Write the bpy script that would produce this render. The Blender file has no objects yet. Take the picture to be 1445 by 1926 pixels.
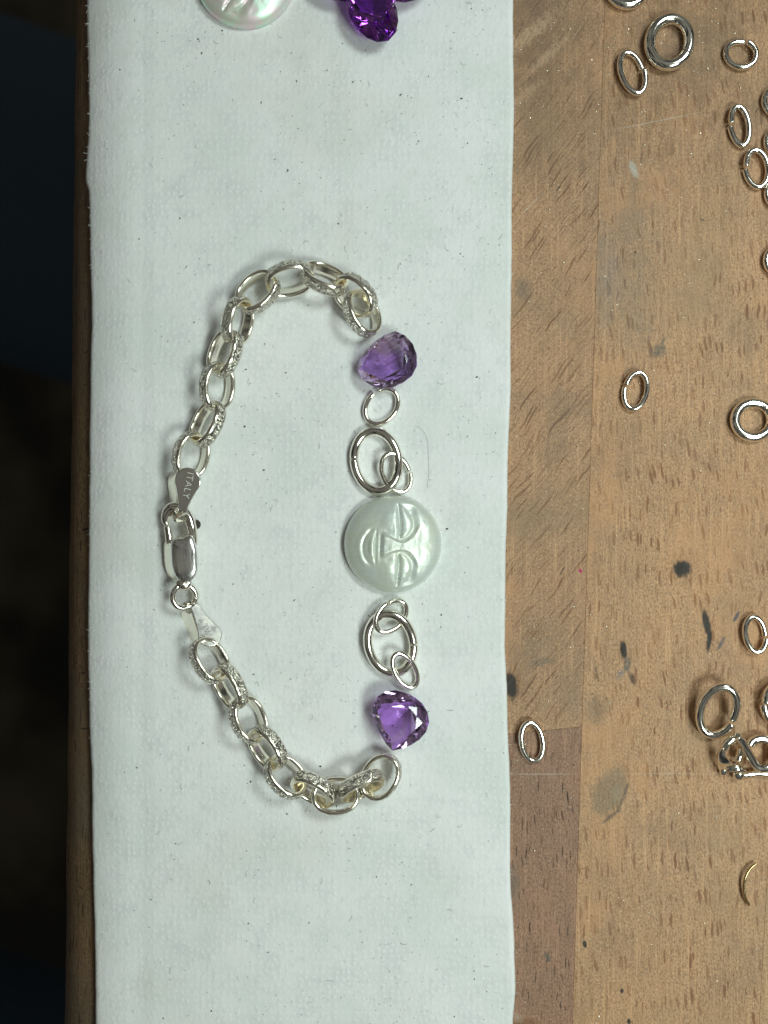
import bpy, math, random
from mathutils import Vector, Matrix, noise
# ---------------------------------------------------------------- units: 1 Blender unit = 1 cm
S = bpy.context.scene
COL = S.collection
S.unit_settings.system = 'METRIC'
S.unit_settings.scale_length = 0.01
R = math.radians

# ================================================================ CAMERA
ZT = 0.10                      # top of the white towel above the bench top (bench top is z = 0)
CAMH = 11.0                    # camera height above the towel
CAMZ = ZT + CAMH
PPC = 170.0                    # photograph pixels per centimetre on the towel
cd = bpy.data.cameras.new('camera')
cam = bpy.data.objects.new('camera', cd)
COL.objects.link(cam)
cam.location = (0, 0, CAMZ)
cam.rotation_euler = (0, 0, 0)
cd.sensor_fit = 'VERTICAL'
cd.sensor_height = 36.0
cd.lens = 36.0 * CAMH / (1926 / PPC)
cd.clip_start = 0.1
cd.clip_end = 1000
cd.dof.use_dof = True
cd.dof.focus_distance = CAMH - 0.06
cd.dof.aperture_fstop = 0.20
S.camera = cam

# ================================================================ WORLD (dim workshop) AND LAMPS
W = bpy.data.worlds.new('World')
S.world = W
W.use_nodes = True
wn = W.node_tree.nodes
bg = wn['Background']
wt = wn.new('ShaderNodeTexNoise')
wc = wn.new('ShaderNodeTexCoord')
W.node_tree.links.new(wc.outputs['Generated'], wt.inputs['Vector'])
wt.inputs['Scale'].default_value = 3.6
wt.inputs['Detail'].default_value = 2.0
wr = wn.new('ShaderNodeValToRGB')          # an unlit room: uneven dark greys all round
wr.color_ramp.elements[0].position = 0.42; wr.color_ramp.elements[0].color = (0.08, 0.09, 0.10, 1)
wr.color_ramp.elements[1].position = 0.60; wr.color_ramp.elements[1].color = (1.3, 1.26, 1.08, 1)
W.node_tree.links.new(wt.outputs['Fac'], wr.inputs['Fac'])
W.node_tree.links.new(wr.outputs['Color'], bg.inputs['Color'])
bg.inputs['Strength'].default_value = 0.14

def lamp(name, loc, target, size, watts, col):
    l = bpy.data.lights.new(name, 'AREA')
    l.shape = 'RECTANGLE'
    l.size, l.size_y = size
    l.energy = watts
    l.color = col
    o = bpy.data.objects.new(name, l)
    COL.objects.link(o)
    o.location = loc
    d = Vector(target) - Vector(loc)
    o.rotation_euler = d.to_track_quat('-Z', 'Y').to_euler()
    return o
LAMP_A = Vector((11.0, 7.5, 20.0))
LAMP_B = Vector((11.0, -8.5, 20.0))
lamp('bench_lamp_light', LAMP_A, (0, 0.5, 0), (7.5, 5.5), 2560, (0.875, 1.0, 0.95))
lamp('bench_lamp_light', LAMP_B, (0, -2, 0), (7.5, 5.5), 2900, (0.875, 1.0, 0.91))

S.view_settings.view_transform = 'Standard'
S.view_settings.look = 'None'
S.view_settings.exposure = 0.0
S.view_settings.gamma = 1.0
S.cycles.max_bounces = 14
S.cycles.transmission_bounces = 14
S.cycles.glossy_bounces = 8
S.cycles.sample_clamp_indirect = 6.0
S.cycles.blur_glossy = 0.3
S.cycles.use_denoising = True

# ================================================================ HELPERS
def P(px, py, z=ZT):
    """photograph pixel -> world point at height z"""
    k = (CAMZ - z) / CAMH / PPC
    return Vector(((px - 722.5) * k, -(py - 963.0) * k, z))

WORLDLOC = {}
def link_obj(o, parent=None, loc=(0, 0, 0)):
    COL.objects.link(o)
    loc = Vector(loc)
    WORLDLOC[o.name] = loc
    if parent is not None:
        o.parent = parent
        o.location = loc - WORLDLOC[parent.name]
    else:
        o.location = loc
    return o

def empty(name, loc):
    return link_obj(bpy.data.objects.new(name, None), None, loc)

def mk(name, verts, faces, mats, parent=None, smooth=True, mi=None, origin=None, flat=None):
    verts = [Vector(v) for v in verts]
    if origin is None:
        n = len(verts)
        c = Vector((sum(v.x for v in verts) / n, sum(v.y for v in verts) / n, min(v.z for v in verts)))
    else:
        c = Vector(origin)
    me = bpy.data.meshes.new(name)
    me.from_pydata([v - c for v in verts], [], faces)
    for m in (mats if isinstance(mats, (list, tuple)) else [mats]):
        me.materials.append(m)
    me.polygons.foreach_set('use_smooth', [bool(smooth)] * len(me.polygons))
    if flat:
        for i in flat:
            me.polygons[i].use_smooth = False
    if mi:
        me.polygons.foreach_set('material_index', mi)
    me.update()
    return link_obj(bpy.data.objects.new(name, me), parent, c)

def tag(o, label=None, cat=None, group=None, kind=None):
    if label: o['label'] = label
    if cat: o['category'] = cat
    if group: o['group'] = group
    if kind: o['kind'] = kind
    return o

def tube(pts, rad, n=12, N=None, closed=False, squash=None):
    """sweep a round section; returns verts, faces, indices of the two cap faces"""
    pts = [Vector(p) for p in pts]
    m = len(pts)
    rad = rad if isinstance(rad, (list, tuple)) else [rad] * m
    V, F = [], []
    a_prev = None
    for i, p in enumerate(pts):
        if closed:
            T = (pts[(i + 1) % m] - pts[i - 1]).normalized()
        else:
            T = (pts[min(i + 1, m - 1)] - pts[max(i - 1, 0)]).normalized()
        if N is not None:
            a = T.cross(N).normalized()
            b = a.cross(T).normalized()
        else:
            if a_prev is None:
                a = T.orthogonal().normalized()
            else:
                a = (a_prev - T * a_prev.dot(T)).normalized()
            a_prev = a
            b = T.cross(a)
        for k in range(n):
            t = 2 * math.pi * k / n
            V.append(p + rad[i] * (a * math.cos(t) * (squash[0] if squash else 1) + b * math.sin(t) * (squash[1] if squash else 1)))
    for i in range(m if closed else m - 1):
        for k in range(n):
            i2, k2 = (i + 1) % m, (k + 1) % n
            F.append((i * n + k, i * n + k2, i2 * n + k2, i2 * n + k))
    caps = []
    if not closed:
        F.append(tuple(range(n))[::-1]); caps.append(len(F) - 1)
        F.append(tuple((m - 1) * n + k for k in range(n))); caps.append(len(F) - 1)
    return V, F, caps

def spline(pts, n):
    """Catmull-Rom through points (vectors or tuples), n samples per span"""
    pts = [Vector(p) for p in pts]
    out = []
    for i in range(len(pts) - 1):
        p0 = pts[max(i - 1, 0)]; p1 = pts[i]; p2 = pts[i + 1]; p3 = pts[min(i + 2, len(pts) - 1)]
        for k in range(n):
            t = k / n
            out.append(0.5 * ((2 * p1) + (p2 - p0) * t + (2 * p0 - 5 * p1 + 4 * p2 - p3) * t * t + (3 * p1 - p0 - 3 * p2 + p3) * t ** 3))
    out.append(pts[-1])
    return out

def lerp_table(tab, y):
    if y <= tab[0][0]: return tab[0][1]
    for (a, va), (b, vb) in zip(tab, tab[1:]):
        if y <= b:
            t = (y - a) / (b - a)
            t = t * t * (3 - 2 * t)
            return va + (vb - va) * t
    return tab[-1][1]

def sstep(a, b, x):
    t = max(0.0, min(1.0, (x - a) / (b - a)))
    return t * t * (3 - 2 * t)

def ico_pts():
    t = (1 + 5 ** 0.5) / 2
    v = [(-1, t, 0), (1, t, 0), (-1, -t, 0), (1, -t, 0), (0, -1, t), (0, 1, t), (0, -1, -t), (0, 1, -t), (t, 0, -1), (t, 0, 1), (-t, 0, -1), (-t, 0, 1)]
    f = [(0, 11, 5), (0, 5, 1), (0, 1, 7), (0, 7, 10), (0, 10, 11), (1, 5, 9), (5, 11, 4), (11, 10, 2), (10, 7, 6), (7, 1, 8),
         (3, 9, 4), (3, 4, 2), (3, 2, 6), (3, 6, 8), (3, 8, 9), (4, 9, 5), (2, 4, 11), (6, 2, 10), (8, 6, 7), (9, 8, 1)]
    return [Vector(q).normalized() for q in v], f

def uvsphere(c, r, nu=16, nv=10, sc=(1, 1, 1)):
    V, F = [], []
    c = Vector(c)
    for j in range(nv + 1):
        th = math.pi * j / nv
        for i in range(nu):
            ph = 2 * math.pi * i / nu
            V.append(c + Vector((math.sin(th) * math.cos(ph) * sc[0], math.sin(th) * math.sin(ph) * sc[1], math.cos(th) * sc[2])) * r)
    for j in range(nv):
        for i in range(nu):
            i2 = (i + 1) % nu
            F.append((j * nu + i, (j + 1) * nu + i, (j + 1) * nu + i2, j * nu + i2))
    return V, F

# ================================================================ MATERIALS
class NT:
    def __init__(self, name):
        self.m = bpy.data.materials.new(name)
        self.m.use_nodes = True
        self.t = self.m.node_tree
        self.b = self.t.nodes['Principled BSDF']
        self.out = self.t.nodes['Material Output']
    def n(self, typ, **kw):
        nd = self.t.nodes.new(typ)
        for k, v in kw.items():
            setattr(nd, k, v)
        return nd
    def l(self, a, b):
        self.t.links.new(a, b)
    def val(self, sock, v):
        if hasattr(v, 'is_output') or isinstance(v, bpy.types.NodeSocket):
            self.l(v, sock)
        else:
            sock.default_value = v
    def math(self, op, a, b=0.0, c=None, clamp=False):
        nd = self.n('ShaderNodeMath', operation=op, use_clamp=clamp)
        self.val(nd.inputs[0], a); self.val(nd.inputs[1], b)
        if c is not None: self.val(nd.inputs[2], c)
        return nd.outputs[0]
    def vmath(self, op, a, b=(0, 0, 0)):
        nd = self.n('ShaderNodeVectorMath', operation=op)
        self.val(nd.inputs[0], a); self.val(nd.inputs[1], b)
        return nd.outputs['Value'] if op in ('LENGTH', 'DOT_PRODUCT') else nd.outputs[0]
    def pos(self):
        if not hasattr(self, '_p'):
            self._p = self.n('ShaderNodeNewGeometry').outputs['Position']
        return self._p
    def obj(self):
        if not hasattr(self, '_o'):
            self._o = self.n('ShaderNodeTexCoord').outputs['Object']
        return self._o
    def noise(self, vec, scale, detail=3, rough=0.55, out='Fac'):
        nd = self.n('ShaderNodeTexNoise')
        self.l(vec, nd.inputs['Vector'])
        nd.inputs['Scale'].default_value = scale
        nd.inputs['Detail'].default_value = detail
        nd.inputs['Roughness'].default_value = rough
        return nd.outputs[out] if out == 'Fac' else nd.outputs['Color']
    def ramp(self, f, a, b, lo=0.0, hi=1.0):
        nd = self.n('ShaderNodeMapRange', interpolation_type='SMOOTHSTEP')
        self.val(nd.inputs['Value'], f)
        nd.inputs['From Min'].default_value = a; nd.inputs['From Max'].default_value = b
        nd.inputs['To Min'].default_value = lo; nd.inputs['To Max'].default_value = hi
        return nd.outputs[0]
    def mix(self, f, a, b, mode='MIX'):
        nd = self.n('ShaderNodeMix', data_type='RGBA', blend_type=mode)
        self.val(nd.inputs[0], f)
        for s, v in ((nd.inputs[6], a), (nd.inputs[7], b)):
            if isinstance(v, bpy.types.NodeSocket): self.l(v, s)
            else: s.default_value = (*v, 1) if len(v) == 3 else v
        return nd.outputs[2]
    def bump(self, h, strength, dist, normal=None):
        nd = self.n('ShaderNodeBump')
        nd.inputs['Strength'].default_value = strength
        nd.inputs['Distance'].default_value = dist
        self.l(h, nd.inputs['Height'])
        if normal: self.l(normal, nd.inputs['Normal'])
        return nd.outputs[0]
    def rot(self, vec, ang):
        nd = self.n('ShaderNodeVectorRotate', rotation_type='Z_AXIS')
        self.l(vec, nd.inputs['Vector'])
        nd.inputs['Angle'].default_value = ang
        return nd.outputs[0]
    def mul(self, vec, s):
        return self.vmath('MULTIPLY', vec, s)
    def stain(self, color, px, py, rx, ry, rot, col, strength=0.8, rag=0.5, soft=0.6, nscale=22.0):
        """a mark with its own shape on the bench, centre and half axes in photograph pixels"""
        c = P(px, py, 0)
        k = CAMZ / CAMH / PPC
        v = self.vmath('SUBTRACT', self.pos(), (c.x, c.y, 0))
        v = self.rot(v, R(-rot))
        v = self.mul(v, (1 / (rx * k), 1 / (ry * k), 0))
        d = self.vmath('LENGTH', v)
        nz = self.math('ADD', self.math('MULTIPLY', self.noise(self.mul(self.pos(), (1.3, 0.6, 1)), nscale * 0.7, 4, 0.7), 0.65),
                       self.math('MULTIPLY', self.noise(self.mul(self.pos(), (3.2, 0.8, 1)), nscale * 1.2, 4, 0.75), 0.45))
        blot = self.ramp(self.noise(self.pos(), nscale * 1.4, 4, 0.7), 0.34, 0.60, 0.45, 1.0)
        d = self.math('ADD', d, self.math('MULTIPLY', self.math('SUBTRACT', nz, 0.55), rag * 2.8))
        f = self.math('MULTIPLY', self.ramp(d, 1.0, 1.0 - soft, 0, strength), blot if strength < 0.94 else 1.0)
        return self.mix(f, color, col)
    def base(self, v): self.val(self.b.inputs['Base Color'], (*v, 1) if isinstance(v, tuple) and len(v) == 3 else v)
    def set(self, **kw):
        for k, v in kw.items():
            self.val(self.b.inputs[k.replace('_', ' ')], v)

def silver(name, tint=(0.93, 0.905, 0.85), rough=0.13, engraved=False, brushed=False):
    t = NT(name)
    o = t.obj()
    n1 = t.noise(o, 9, 3)
    base = t.mix(t.ramp(n1, 0.45, 0.75, 0, 0.35), tint, (tint[0] * 0.94, tint[1] * 0.90, tint[2] * 0.80))
    t.set(Metallic=1.0)
    fine = t.noise(o, 70, 3)
    if engraved:
        vo = t.n('ShaderNodeTexVoronoi', feature='DISTANCE_TO_EDGE')
        t.l(t.mix(0.08, o, t.noise(o, 18, 2, 0.5, 'Color')), vo.inputs['Vector'])
        vo.inputs['Scale'].default_value = 19
        groove = t.ramp(vo.outputs['Distance'], 0.0, 0.12)
        base = t.mix(t.math('MULTIPLY', t.math('SUBTRACT', 1.0, groove), 0.8), base, (0.07, 0.06, 0.05))
        h = t.math('ADD', groove, t.math('MULTIPLY', fine, 0.8))
        t.l(t.bump(h, 0.95, 0.018), t.b.inputs['Normal'])
        t.set(Roughness=0.16)
    elif brushed:
        st = t.noise(t.mul(o, (160, 9, 160)), 1.0, 2)
        t.set(Roughness=t.ramp(st, 0.3, 0.7, rough, rough + 0.16))
        t.l(t.bump(st, 0.12, 0.003), t.b.inputs['Normal'])
    else:
        t.set(Roughness=t.ramp(n1, 0.3, 0.7, rough * 0.9, rough * 1.2))
        t.l(t.bump(t.noise(o, 40, 2), 0.06, 0.004), t.b.inputs['Normal'])
    t.base(base)
    return t.m

M_SILVER = silver('polished_silver', (0.97, 0.935, 0.85), 0.12)
M_WARM = silver('warm_silver', (0.96, 0.92, 0.81), 0.17)
M_ENGRAVED = silver('engraved_silver', (0.96, 0.92, 0.82), 0.2, engraved=True)
M_BRUSHED = silver('brushed_silver', (0.92, 0.92, 0.90), 0.16, brushed=True)
M_BRONZE = silver('yellow_wire', (0.70, 0.55, 0.30), 0.18)
M_TAG = silver('tag_silver', (0.93, 0.92, 0.88), 0.20)

def simple(name, col, rough=0.7, metal=0.0):
    t = NT(name)
    n1 = t.noise(t.obj(), 30, 3)
    t.base(t.mix(n1, tuple(c * 0.7 for c in col), tuple(min(1, c * 1.25) for c in col)))
    t.set(Roughness=rough, Metallic=metal)
    return t.m
M_DARK = simple('blackened_steel', (0.03, 0.022, 0.018), 0.5)
M_SPECK = simple('dark_dust', (0.03, 0.03, 0.03), 0.8)
M_FIBRE = simple('grey_lint', (0.10, 0.11, 0.12), 0.8)
M_WFIBRE = simple('white_lint', (0.75, 0.78, 0.76), 0.9)
M_ENGRAVE = simple('letter_cut', (0.80, 0.80, 0.74), 0.45)
M_ENGRAVE_DK = simple('letter_cut_dark', (0.20, 0.20, 0.19), 0.5)
M_FLAKE = simple('silver_flake', (0.93, 0.88, 0.72), 0.38, 1.0)

# ---- towel
t = NT('white_towel')
p = t.pos()
vo = t.n('ShaderNodeTexVoronoi', voronoi_dimensions='2D')
t.l(t.vmath('ADD', p, t.mul(t.noise(p, 3.0, 2, 0.5, 'Color'), (0.05, 0.05, 0))), vo.inputs['Vector'])
vo.inputs['Scale'].default_value = 13.0
vo.inputs['Randomness'].default_value = 0.5
dots = t.ramp(vo.outputs['Distance'], 0.42, 0.08)
keep = t.ramp(t.noise(p, 4.0, 4, 0.65), 0.25, 0.70)
dots = t.math('MULTIPLY', dots, keep)
fib = t.noise(t.mul(p, (22, 9, 22)), 1.0, 5, 0.7)
fib2 = t.noise(p, 55, 4, 0.7)
blot = t.noise(p, 0.9, 4, 0.6)
blot2 = t.noise(p, 4.0, 4, 0.65)
colr = t.mix(t.ramp(blot, 0.38, 0.66), (0.82, 0.82, 0.83), (0.74, 0.77, 0.76))
colr = t.mix(t.ramp(blot2, 0.46, 0.72, 0, 0.45), colr, (0.66, 0.66, 0.69))
colr = t.mix(t.math('MULTIPLY', dots, 0.38), colr, (0.90, 0.91, 0.90))
colr = t.mix(t.ramp(fib, 0.5, 0.75, 0, 0.5), colr, (0.60, 0.62, 0.62))
# dusty greyish-brown smudge areas
dirt = t.ramp(t.noise(t.vmath('ADD', p, (7, 3, 0)), 0.55, 3), 0.52, 0.72, 0, 0.30)
colr = t.mix(dirt, colr, (0.62, 0.60, 0.54))
gr = t.ramp(t.noise(p, 130, 2, 0.5), 0.69, 0.74, 0, 0.55)
colr = t.mix(t.math('MULTIPLY', gr, t.ramp(blot, 0.45, 0.7)), colr, (0.25, 0.25, 0.24))
t.base(colr)
hh = t.math('ADD', t.math('MULTIPLY', dots, 0.45), t.math('ADD', t.math('MULTIPLY', fib, 0.8), t.math('MULTIPLY', fib2, 0.6)))
t.l(t.bump(hh, 0.36, 0.018), t.b.inputs['Normal'])
t.set(Roughness=0.95, Specular_IOR_Level=0.15)
t.b.inputs['Sheen Weight'].default_value = 0.15
M_TOWEL = t.m

# ---- beech planks
def wood(name, base, base2, fleck, ang, cw, ch, thr, fl, stains=(), grime=0.35, seed=0.0, dark_line=False):
    t = NT(name)
    p = t.pos()
    q = t.vmath('ADD', p, (seed, seed * 0.7, 0))
    w = t.mul(t.vmath('SUBTRACT', t.noise(q, 1.3, 3, 0.5, 'Color'), (0.5, 0.5, 0.5)), (0.22, 0.22, 0))
    g = t.rot(t.vmath('ADD', q, w), R(-ang))
    def flecks(cw, ch, thr, vary):
        vo = t.n('ShaderNodeTexVoronoi', voronoi_dimensions='2D')
        t.l(t.mul(g, (1 / cw, 1 / ch, 1)), vo.inputs['Vector'])
        vo.inputs['Scale'].default_value = 1.0
        sx = t.n('ShaderNodeSeparateColor')
        t.l(vo.outputs['Color'], sx.inputs[0])
        lim = t.math('MULTIPLY', t.math('POWER', sx.outputs[0], vary), thr)
        rel = t.math('DIVIDE', vo.outputs['Distance'], t.math('MAXIMUM', lim, 0.02))
        f = t.ramp(rel, 1.0, 0.55)
        return t.math('MULTIPLY', f, t.ramp(sx.outputs[1], 0.1, 0.8, 0.35, 1.0))
    f1 = flecks(cw, ch, thr, 0.6)
    f2 = flecks(cw * 0.5, ch * 0.42, thr * 0.85, 0.9)
    f3 = flecks(cw * 0.40, ch * 0.26, thr * 0.85, 0.8)
    f4 = flecks(cw * 0.55, ch * 1.15, thr * 0.75, 0.7)
    vis = t.ramp(t.noise(q, 0.9, 4), 0.30, 0.62, 0.40, 1.0)
    grain = t.noise(t.mul(g, (26, 2.6, 1)), 1.0, 4, 0.65)
    fine = t.noise(t.mul(g, (75, 16, 1)), 1.0, 3, 0.6)
    big = t.noise(q, 0.42, 3)
    c = t.mix(t.ramp(big, 0.35, 0.68), base, base2)
    c = t.mix(t.ramp(grain, 0.45, 0.8, 0, 0.55), c, tuple(a * 0.66 for a in base))
    c = t.mix(t.ramp(fine, 0.48, 0.72, 0, 0.6), c, tuple(a * 0.60 for a in base2))
    mic = t.noise(t.mul(g, (60, 34, 1)), 1.0, 4, 0.75)
    c = t.mix(t.ramp(mic, 0.50, 0.62, 0, 0.8), c, tuple(a * 0.46 for a in base2))
    c = t.mix(t.ramp(mic, 0.47, 0.36, 0, 0.65), c, tuple(min(1, a * 1.45) for a in base))
    med = t.noise(t.mul(g, (11, 3.0, 1)), 1.0, 4, 0.7)
    c = t.mix(t.ramp(med, 0.48, 0.70, 0, 0.40), c, tuple(a * 0.66 for a in base2))
    c = t.mix(t.math('MULTIPLY', t.math('MULTIPLY', f3, 0.6), vis), c, fleck)
    c = t.mix(t.math('MULTIPLY', t.math('MULTIPLY', f2, 0.62 * fl), vis), c, fleck)
    c = t.mix(t.math('MULTIPLY', t.math('MULTIPLY', f1, 0.85 * fl), vis), c, fleck)
    c = t.mix(t.math('MULTIPLY', f4, 0.55 * fl), c, tuple(a * 0.5 + b * 0.5 for a, b in zip(fleck, base2)))
    # planing lines run up and down across every stave
    pl = t.noise(t.mul(q, (38, 0.9, 1)), 1.0, 3, 0.6)
    c = t.mix(t.ramp(pl, 0.52, 0.70, 0, 0.45), c, tuple(a * 0.62 for a in base))
    c = t.mix(t.ramp(pl, 0.47, 0.30, 0, 0.45), c, tuple(min(1, a * 1.35) for a in base))
    # handled patches: orange where bare, greenish grey where greasy
    pt = t.noise(t.vmath('ADD', q, (11.0, 2.0, 0)), 0.75, 4, 0.6)
    c = t.mix(t.ramp(pt, 0.50, 0.72, 0, 0.55), c, (base[0] * 1.08, base[1] * 0.98, base[2] * 0.88))
    c = t.mix(t.ramp(pt, 0.48, 0.28, 0, 0.50), c, (base[0] * 0.62, base[1] * 0.70, base[2] * 0.72))
    # ground-in grey dirt
    g1 = t.ramp(t.noise(t.vmath('ADD', q, (3.3, 9.1, 0)), 1.1, 5, 0.62), 0.47, 0.72, 0, grime)
    c = t.mix(g1, c, (0.13, 0.115, 0.09))
    g2 = t.ramp(t.noise(q, 26, 3, 0.6), 0.62, 0.74, 0, 0.5)
    c = t.mix(g2, c, (0.10, 0.085, 0.065))
    for s in stains:
        c = t.stain(c, *s)
    t.base(c)
    h = t.math('SUBTRACT', t.math('MULTIPLY', grain, 0.7), t.math('ADD', t.math('MULTIPLY', f1, 0.5), t.math('MULTIPLY', fine, -0.5)))
    h = t.math('ADD', h, t.math('MULTIPLY', mic, 0.6))
    t.l(t.bump(h, 0.45, 0.012), t.b.inputs['Normal'])
    t.set(Roughness=t.ramp(grain, 0.3, 0.7, 0.42, 0.62), Specular_IOR_Level=0.28)
    return t.m
BURN = (0.025, 0.022, 0.02); BURN2 = (0.20, 0.085, 0.03); GREY = (0.125, 0.115, 0.095); INK = (0.035, 0.055, 0.10); PALE = (0.55, 0.53, 0.45)
SA = [  # px, py, half width, half length, rotation, colour, strength, raggedness, softness
    (985, 545, 22, 34, 0, GREY, 0.55, 0.5, 0.8), (1020, 20, 70, 60, 0, (0.16, 0.12, 0.09), 0.35, 0.7, 0.9),
    (1092, 1074, 4, 6, 20, (0.45, 0.01, 0.12), 0.95, 0.3, 0.5), (1058, 1073, 2.2, 13, -28, BURN, 0.9, 0.2, 0.6),
    (965, 1290, 26, 46, 0, BURN2, 0.55, 0.5, 0.9), (963, 1290, 14, 34, 5, BURN, 0.96, 0.6, 0.5),
    (1000, 1192, 26, 14, 20, BURN2, 0.45, 0.8, 0.9), (1020, 1245, 36, 11, 15, GREY, 0.6, 0.7, 0.7),
    (1050, 355, 2.2, 9, -30, BURN, 0.9, 0.2, 0.5), (1000, 790, 3, 60, -38, PALE, 0.0, 0.3, 0.9),
    (1075, 1310, 40, 70, 20, GREY, 0.30, 0.7, 0.9), (1040, 850, 50, 40, 30, GREY, 0.25, 0.7, 0.9),
    (1000, 62, 20, 95, -50, (0.62, 0.42, 0.27), 0.6, 1.4, 0.9, 34.0), (1030, 105, 12, 80, -48, (0.62, 0.42, 0.27), 0.5, 1.4, 0.9, 34.0), (985, 180, 14, 60, -50, (0.60, 0.40, 0.26), 0.4, 1.4, 0.9, 34.0), (1000, 385, 1.6, 40, -45, PALE, 0.5, 0.6, 0.6)]
SB = [(963, 1660, 22, 46, 0, GREY, 0.6, 0.5, 0.8), (1030, 1800, 4.5, 14, 25, GREY, 0.9, 0.4, 0.5), (985, 1925, 40, 14, 0, BURN2, 0.8, 0.5, 0.6),
      (1020, 1456, 85, 1.6, 0, PALE, 0.45, 0.6, 0.7), (1070, 1755, 24, 30, 20, GREY, 0.2, 0.7, 0.9), (972, 1915, 18, 14, 0, PALE, 0.3, 0.9, 0.9)]
SC = [(1283, 1068, 40, 44, 0, BURN2, 0.38, 0.6, 0.9), (1283, 1070, 21, 19, -10, BURN, 0.97, 0.45, 0.45),
      (1335, 1190, 16, 60, 8, BURN2, 0.35, 0.5, 0.9), (1329, 1172, 9, 34, 12, BURN, 0.96, 0.30, 0.5), (1334, 1205, 6, 28, -8, BURN, 0.96, 0.30, 0.5),
      (1172, 1226, 12, 32, 8, BURN2, 0.4, 0.4, 0.9), (1173, 1222, 8.5, 24, 8, BURN, 0.95, 0.35, 0.5), (1180, 1250, 8, 18, -6, (0.09, 0.09, 0.085), 0.9, 0.4, 0.5),
      (1190, 1277, 7.5, 20, 25, (0.07, 0.04, 0.03), 0.9, 0.4, 0.6), (1167, 1268, 9, 16, -40, (0.16, 0.16, 0.17), 0.7, 0.5, 0.8), (1122, 1265, 3, 26, 12, BURN, 0.7, 0.5, 0.6),
      (1385, 1160, 4.2, 14, -28, INK, 0.85, 0.25, 0.4), (1357, 1210, 4.2, 16, -27, INK, 0.85, 0.25, 0.4),
      (1238, 660, 22, 16, 35, GREY, 0.85, 0.55, 0.6), (1247, 642, 4, 12, -25, GREY, 0.8, 0.4, 0.6),
      (1192, 318, 9, 22, 22, (0.50, 0.50, 0.45), 0.75, 0.5, 0.6),
      (1235, 228, 115, 1.5, 11.5, PALE, 0.55, 0.4, 0.7), (1146, 1488, 36, 62, -28, (0.20, 0.155, 0.105), 0.75, 0.55, 0.45), (1172, 1500, 5, 46, -20, (0.10, 0.085, 0.065), 0.8, 0.6, 0.7), (1150, 1535, 5, 34, -52, (0.10, 0.085, 0.065), 0.8, 0.6, 0.7), (1160, 1495, 14, 36, -24, (0.32, 0.26, 0.18), 0.6, 0.8, 0.9),
      (1120, 1335, 40, 40, 0, GREY, 0.5, 0.8, 0.9), (1250, 1455, 130, 1.5, 0, PALE, 0.35, 0.6, 0.7),
      (1100, 1776, 5, 9, 10, BURN, 0.95, 0.3, 0.5), (1170, 1864, 4.5, 6, 0, BURN, 0.95, 0.4, 0.5), (1183, 1921, 5, 7, 0, BURN, 0.95, 0.4, 0.5),
      (1300, 90, 120, 90, 0, GREY, 0.22, 0.8, 0.9), (1140, 520, 40, 130, 0, (0.22, 0.20, 0.20), 0.35, 0.6, 0.9), (1180, 880, 40, 50, 0, GREY, 0.2, 0.7, 0.9),
      (1321, 413, 1.8, 8, 65, BURN, 0.8, 0.2, 0.5), (1424, 208, 2, 8, -45, BURN, 0.8, 0.2, 0.5)]
SR = [(150, 996, 12, 2.0, 10, (0.004, 0.004, 0.004), 0.97, 0.25, 0.4), (150, 656, 9, 1.5, 5, (0.01, 0.008, 0.006), 0.9, 0.3, 0.5), (150, 718, 10, 1.5, 8, (0.01, 0.008, 0.006), 0.9, 0.3, 0.5),
      (144, 1272, 9, 2, 12, (0.01, 0.008, 0.006), 0.9, 0.3, 0.5), (148, 1378, 14, 2, 8, (0.01, 0.008, 0.006), 0.9, 0.3, 0.5), (140, 1684, 8, 2, -20, (0.01, 0.008, 0.006), 0.9, 0.3, 0.5)]
DULL_BROWN = (0.17, 0.105, 0.065)  # broad soft areas, darker and browner towards the top of the staves
SA.insert(0, (1010, 60, 170, 420, 10, DULL_BROWN, 0.62, 0.8, 0.95, 3.0))
SC.insert(0, (1280, 90, 330, 330, 0, DULL_BROWN, 0.60, 0.8, 0.95, 3.0))
SC.insert(1, (1180, 480, 130, 260, 0, (0.24, 0.185, 0.14), 0.45, 0.8, 0.95, 3.0))
M_WA = wood('beech_diagonal', (0.505, 0.298, 0.170), (0.415, 0.247, 0.143), (0.165, 0.072, 0.034), -36, 0.056, 0.80, 0.30, 1.15, SA, 0.30, 1.7)
M_WB = wood('beech_dark', (0.375, 0.210, 0.138), (0.315, 0.178, 0.116), (0.045, 0.022, 0.016), -1.5, 0.048, 0.40, 0.24, 1.6, SB, 0.20, 12.3)
M_WC = wood('beech_light', (0.560, 0.328, 0.180), (0.475, 0.280, 0.156), (0.200, 0.080, 0.032), 4, 0.066, 0.36, 0.33, 1.1, SC, 0.24, 5.9)
M_WD = wood('beech_pale', (0.50, 0.31, 0.17), (0.46, 0.28, 0.155), (0.30, 0.14, 0.06), 3, 0.06, 0.60, 0.20, 0.6, (), 0.25, 21.1)
M_WR = wood('beech_worn_edge', (0.25, 0.155, 0.085), (0.17, 0.108, 0.062), (0.04, 0.025, 0.015), 0, 0.05, 0.45, 0.32, 1.2, SR, 0.5, 31.4)

# ================================================================ THE SETTING: FLOOR, WORKBENCH
t = NT('workshop_floor')
t.base(t.mix(t.ramp(t.noise(t.pos(), 0.06, 3), 0.40, 0.60), (0.10, 0.088, 0.05), (0.014, 0.013, 0.01)))
t.set(Roughness=0.8)
FZ = -72.0
tag(mk('floor', [(-160, -160, FZ), (160, -160, FZ), (160, 160, FZ), (-160, 160, FZ)], [(0, 1, 2, 3)], t.m, smooth=False), kind='structure')

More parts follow.
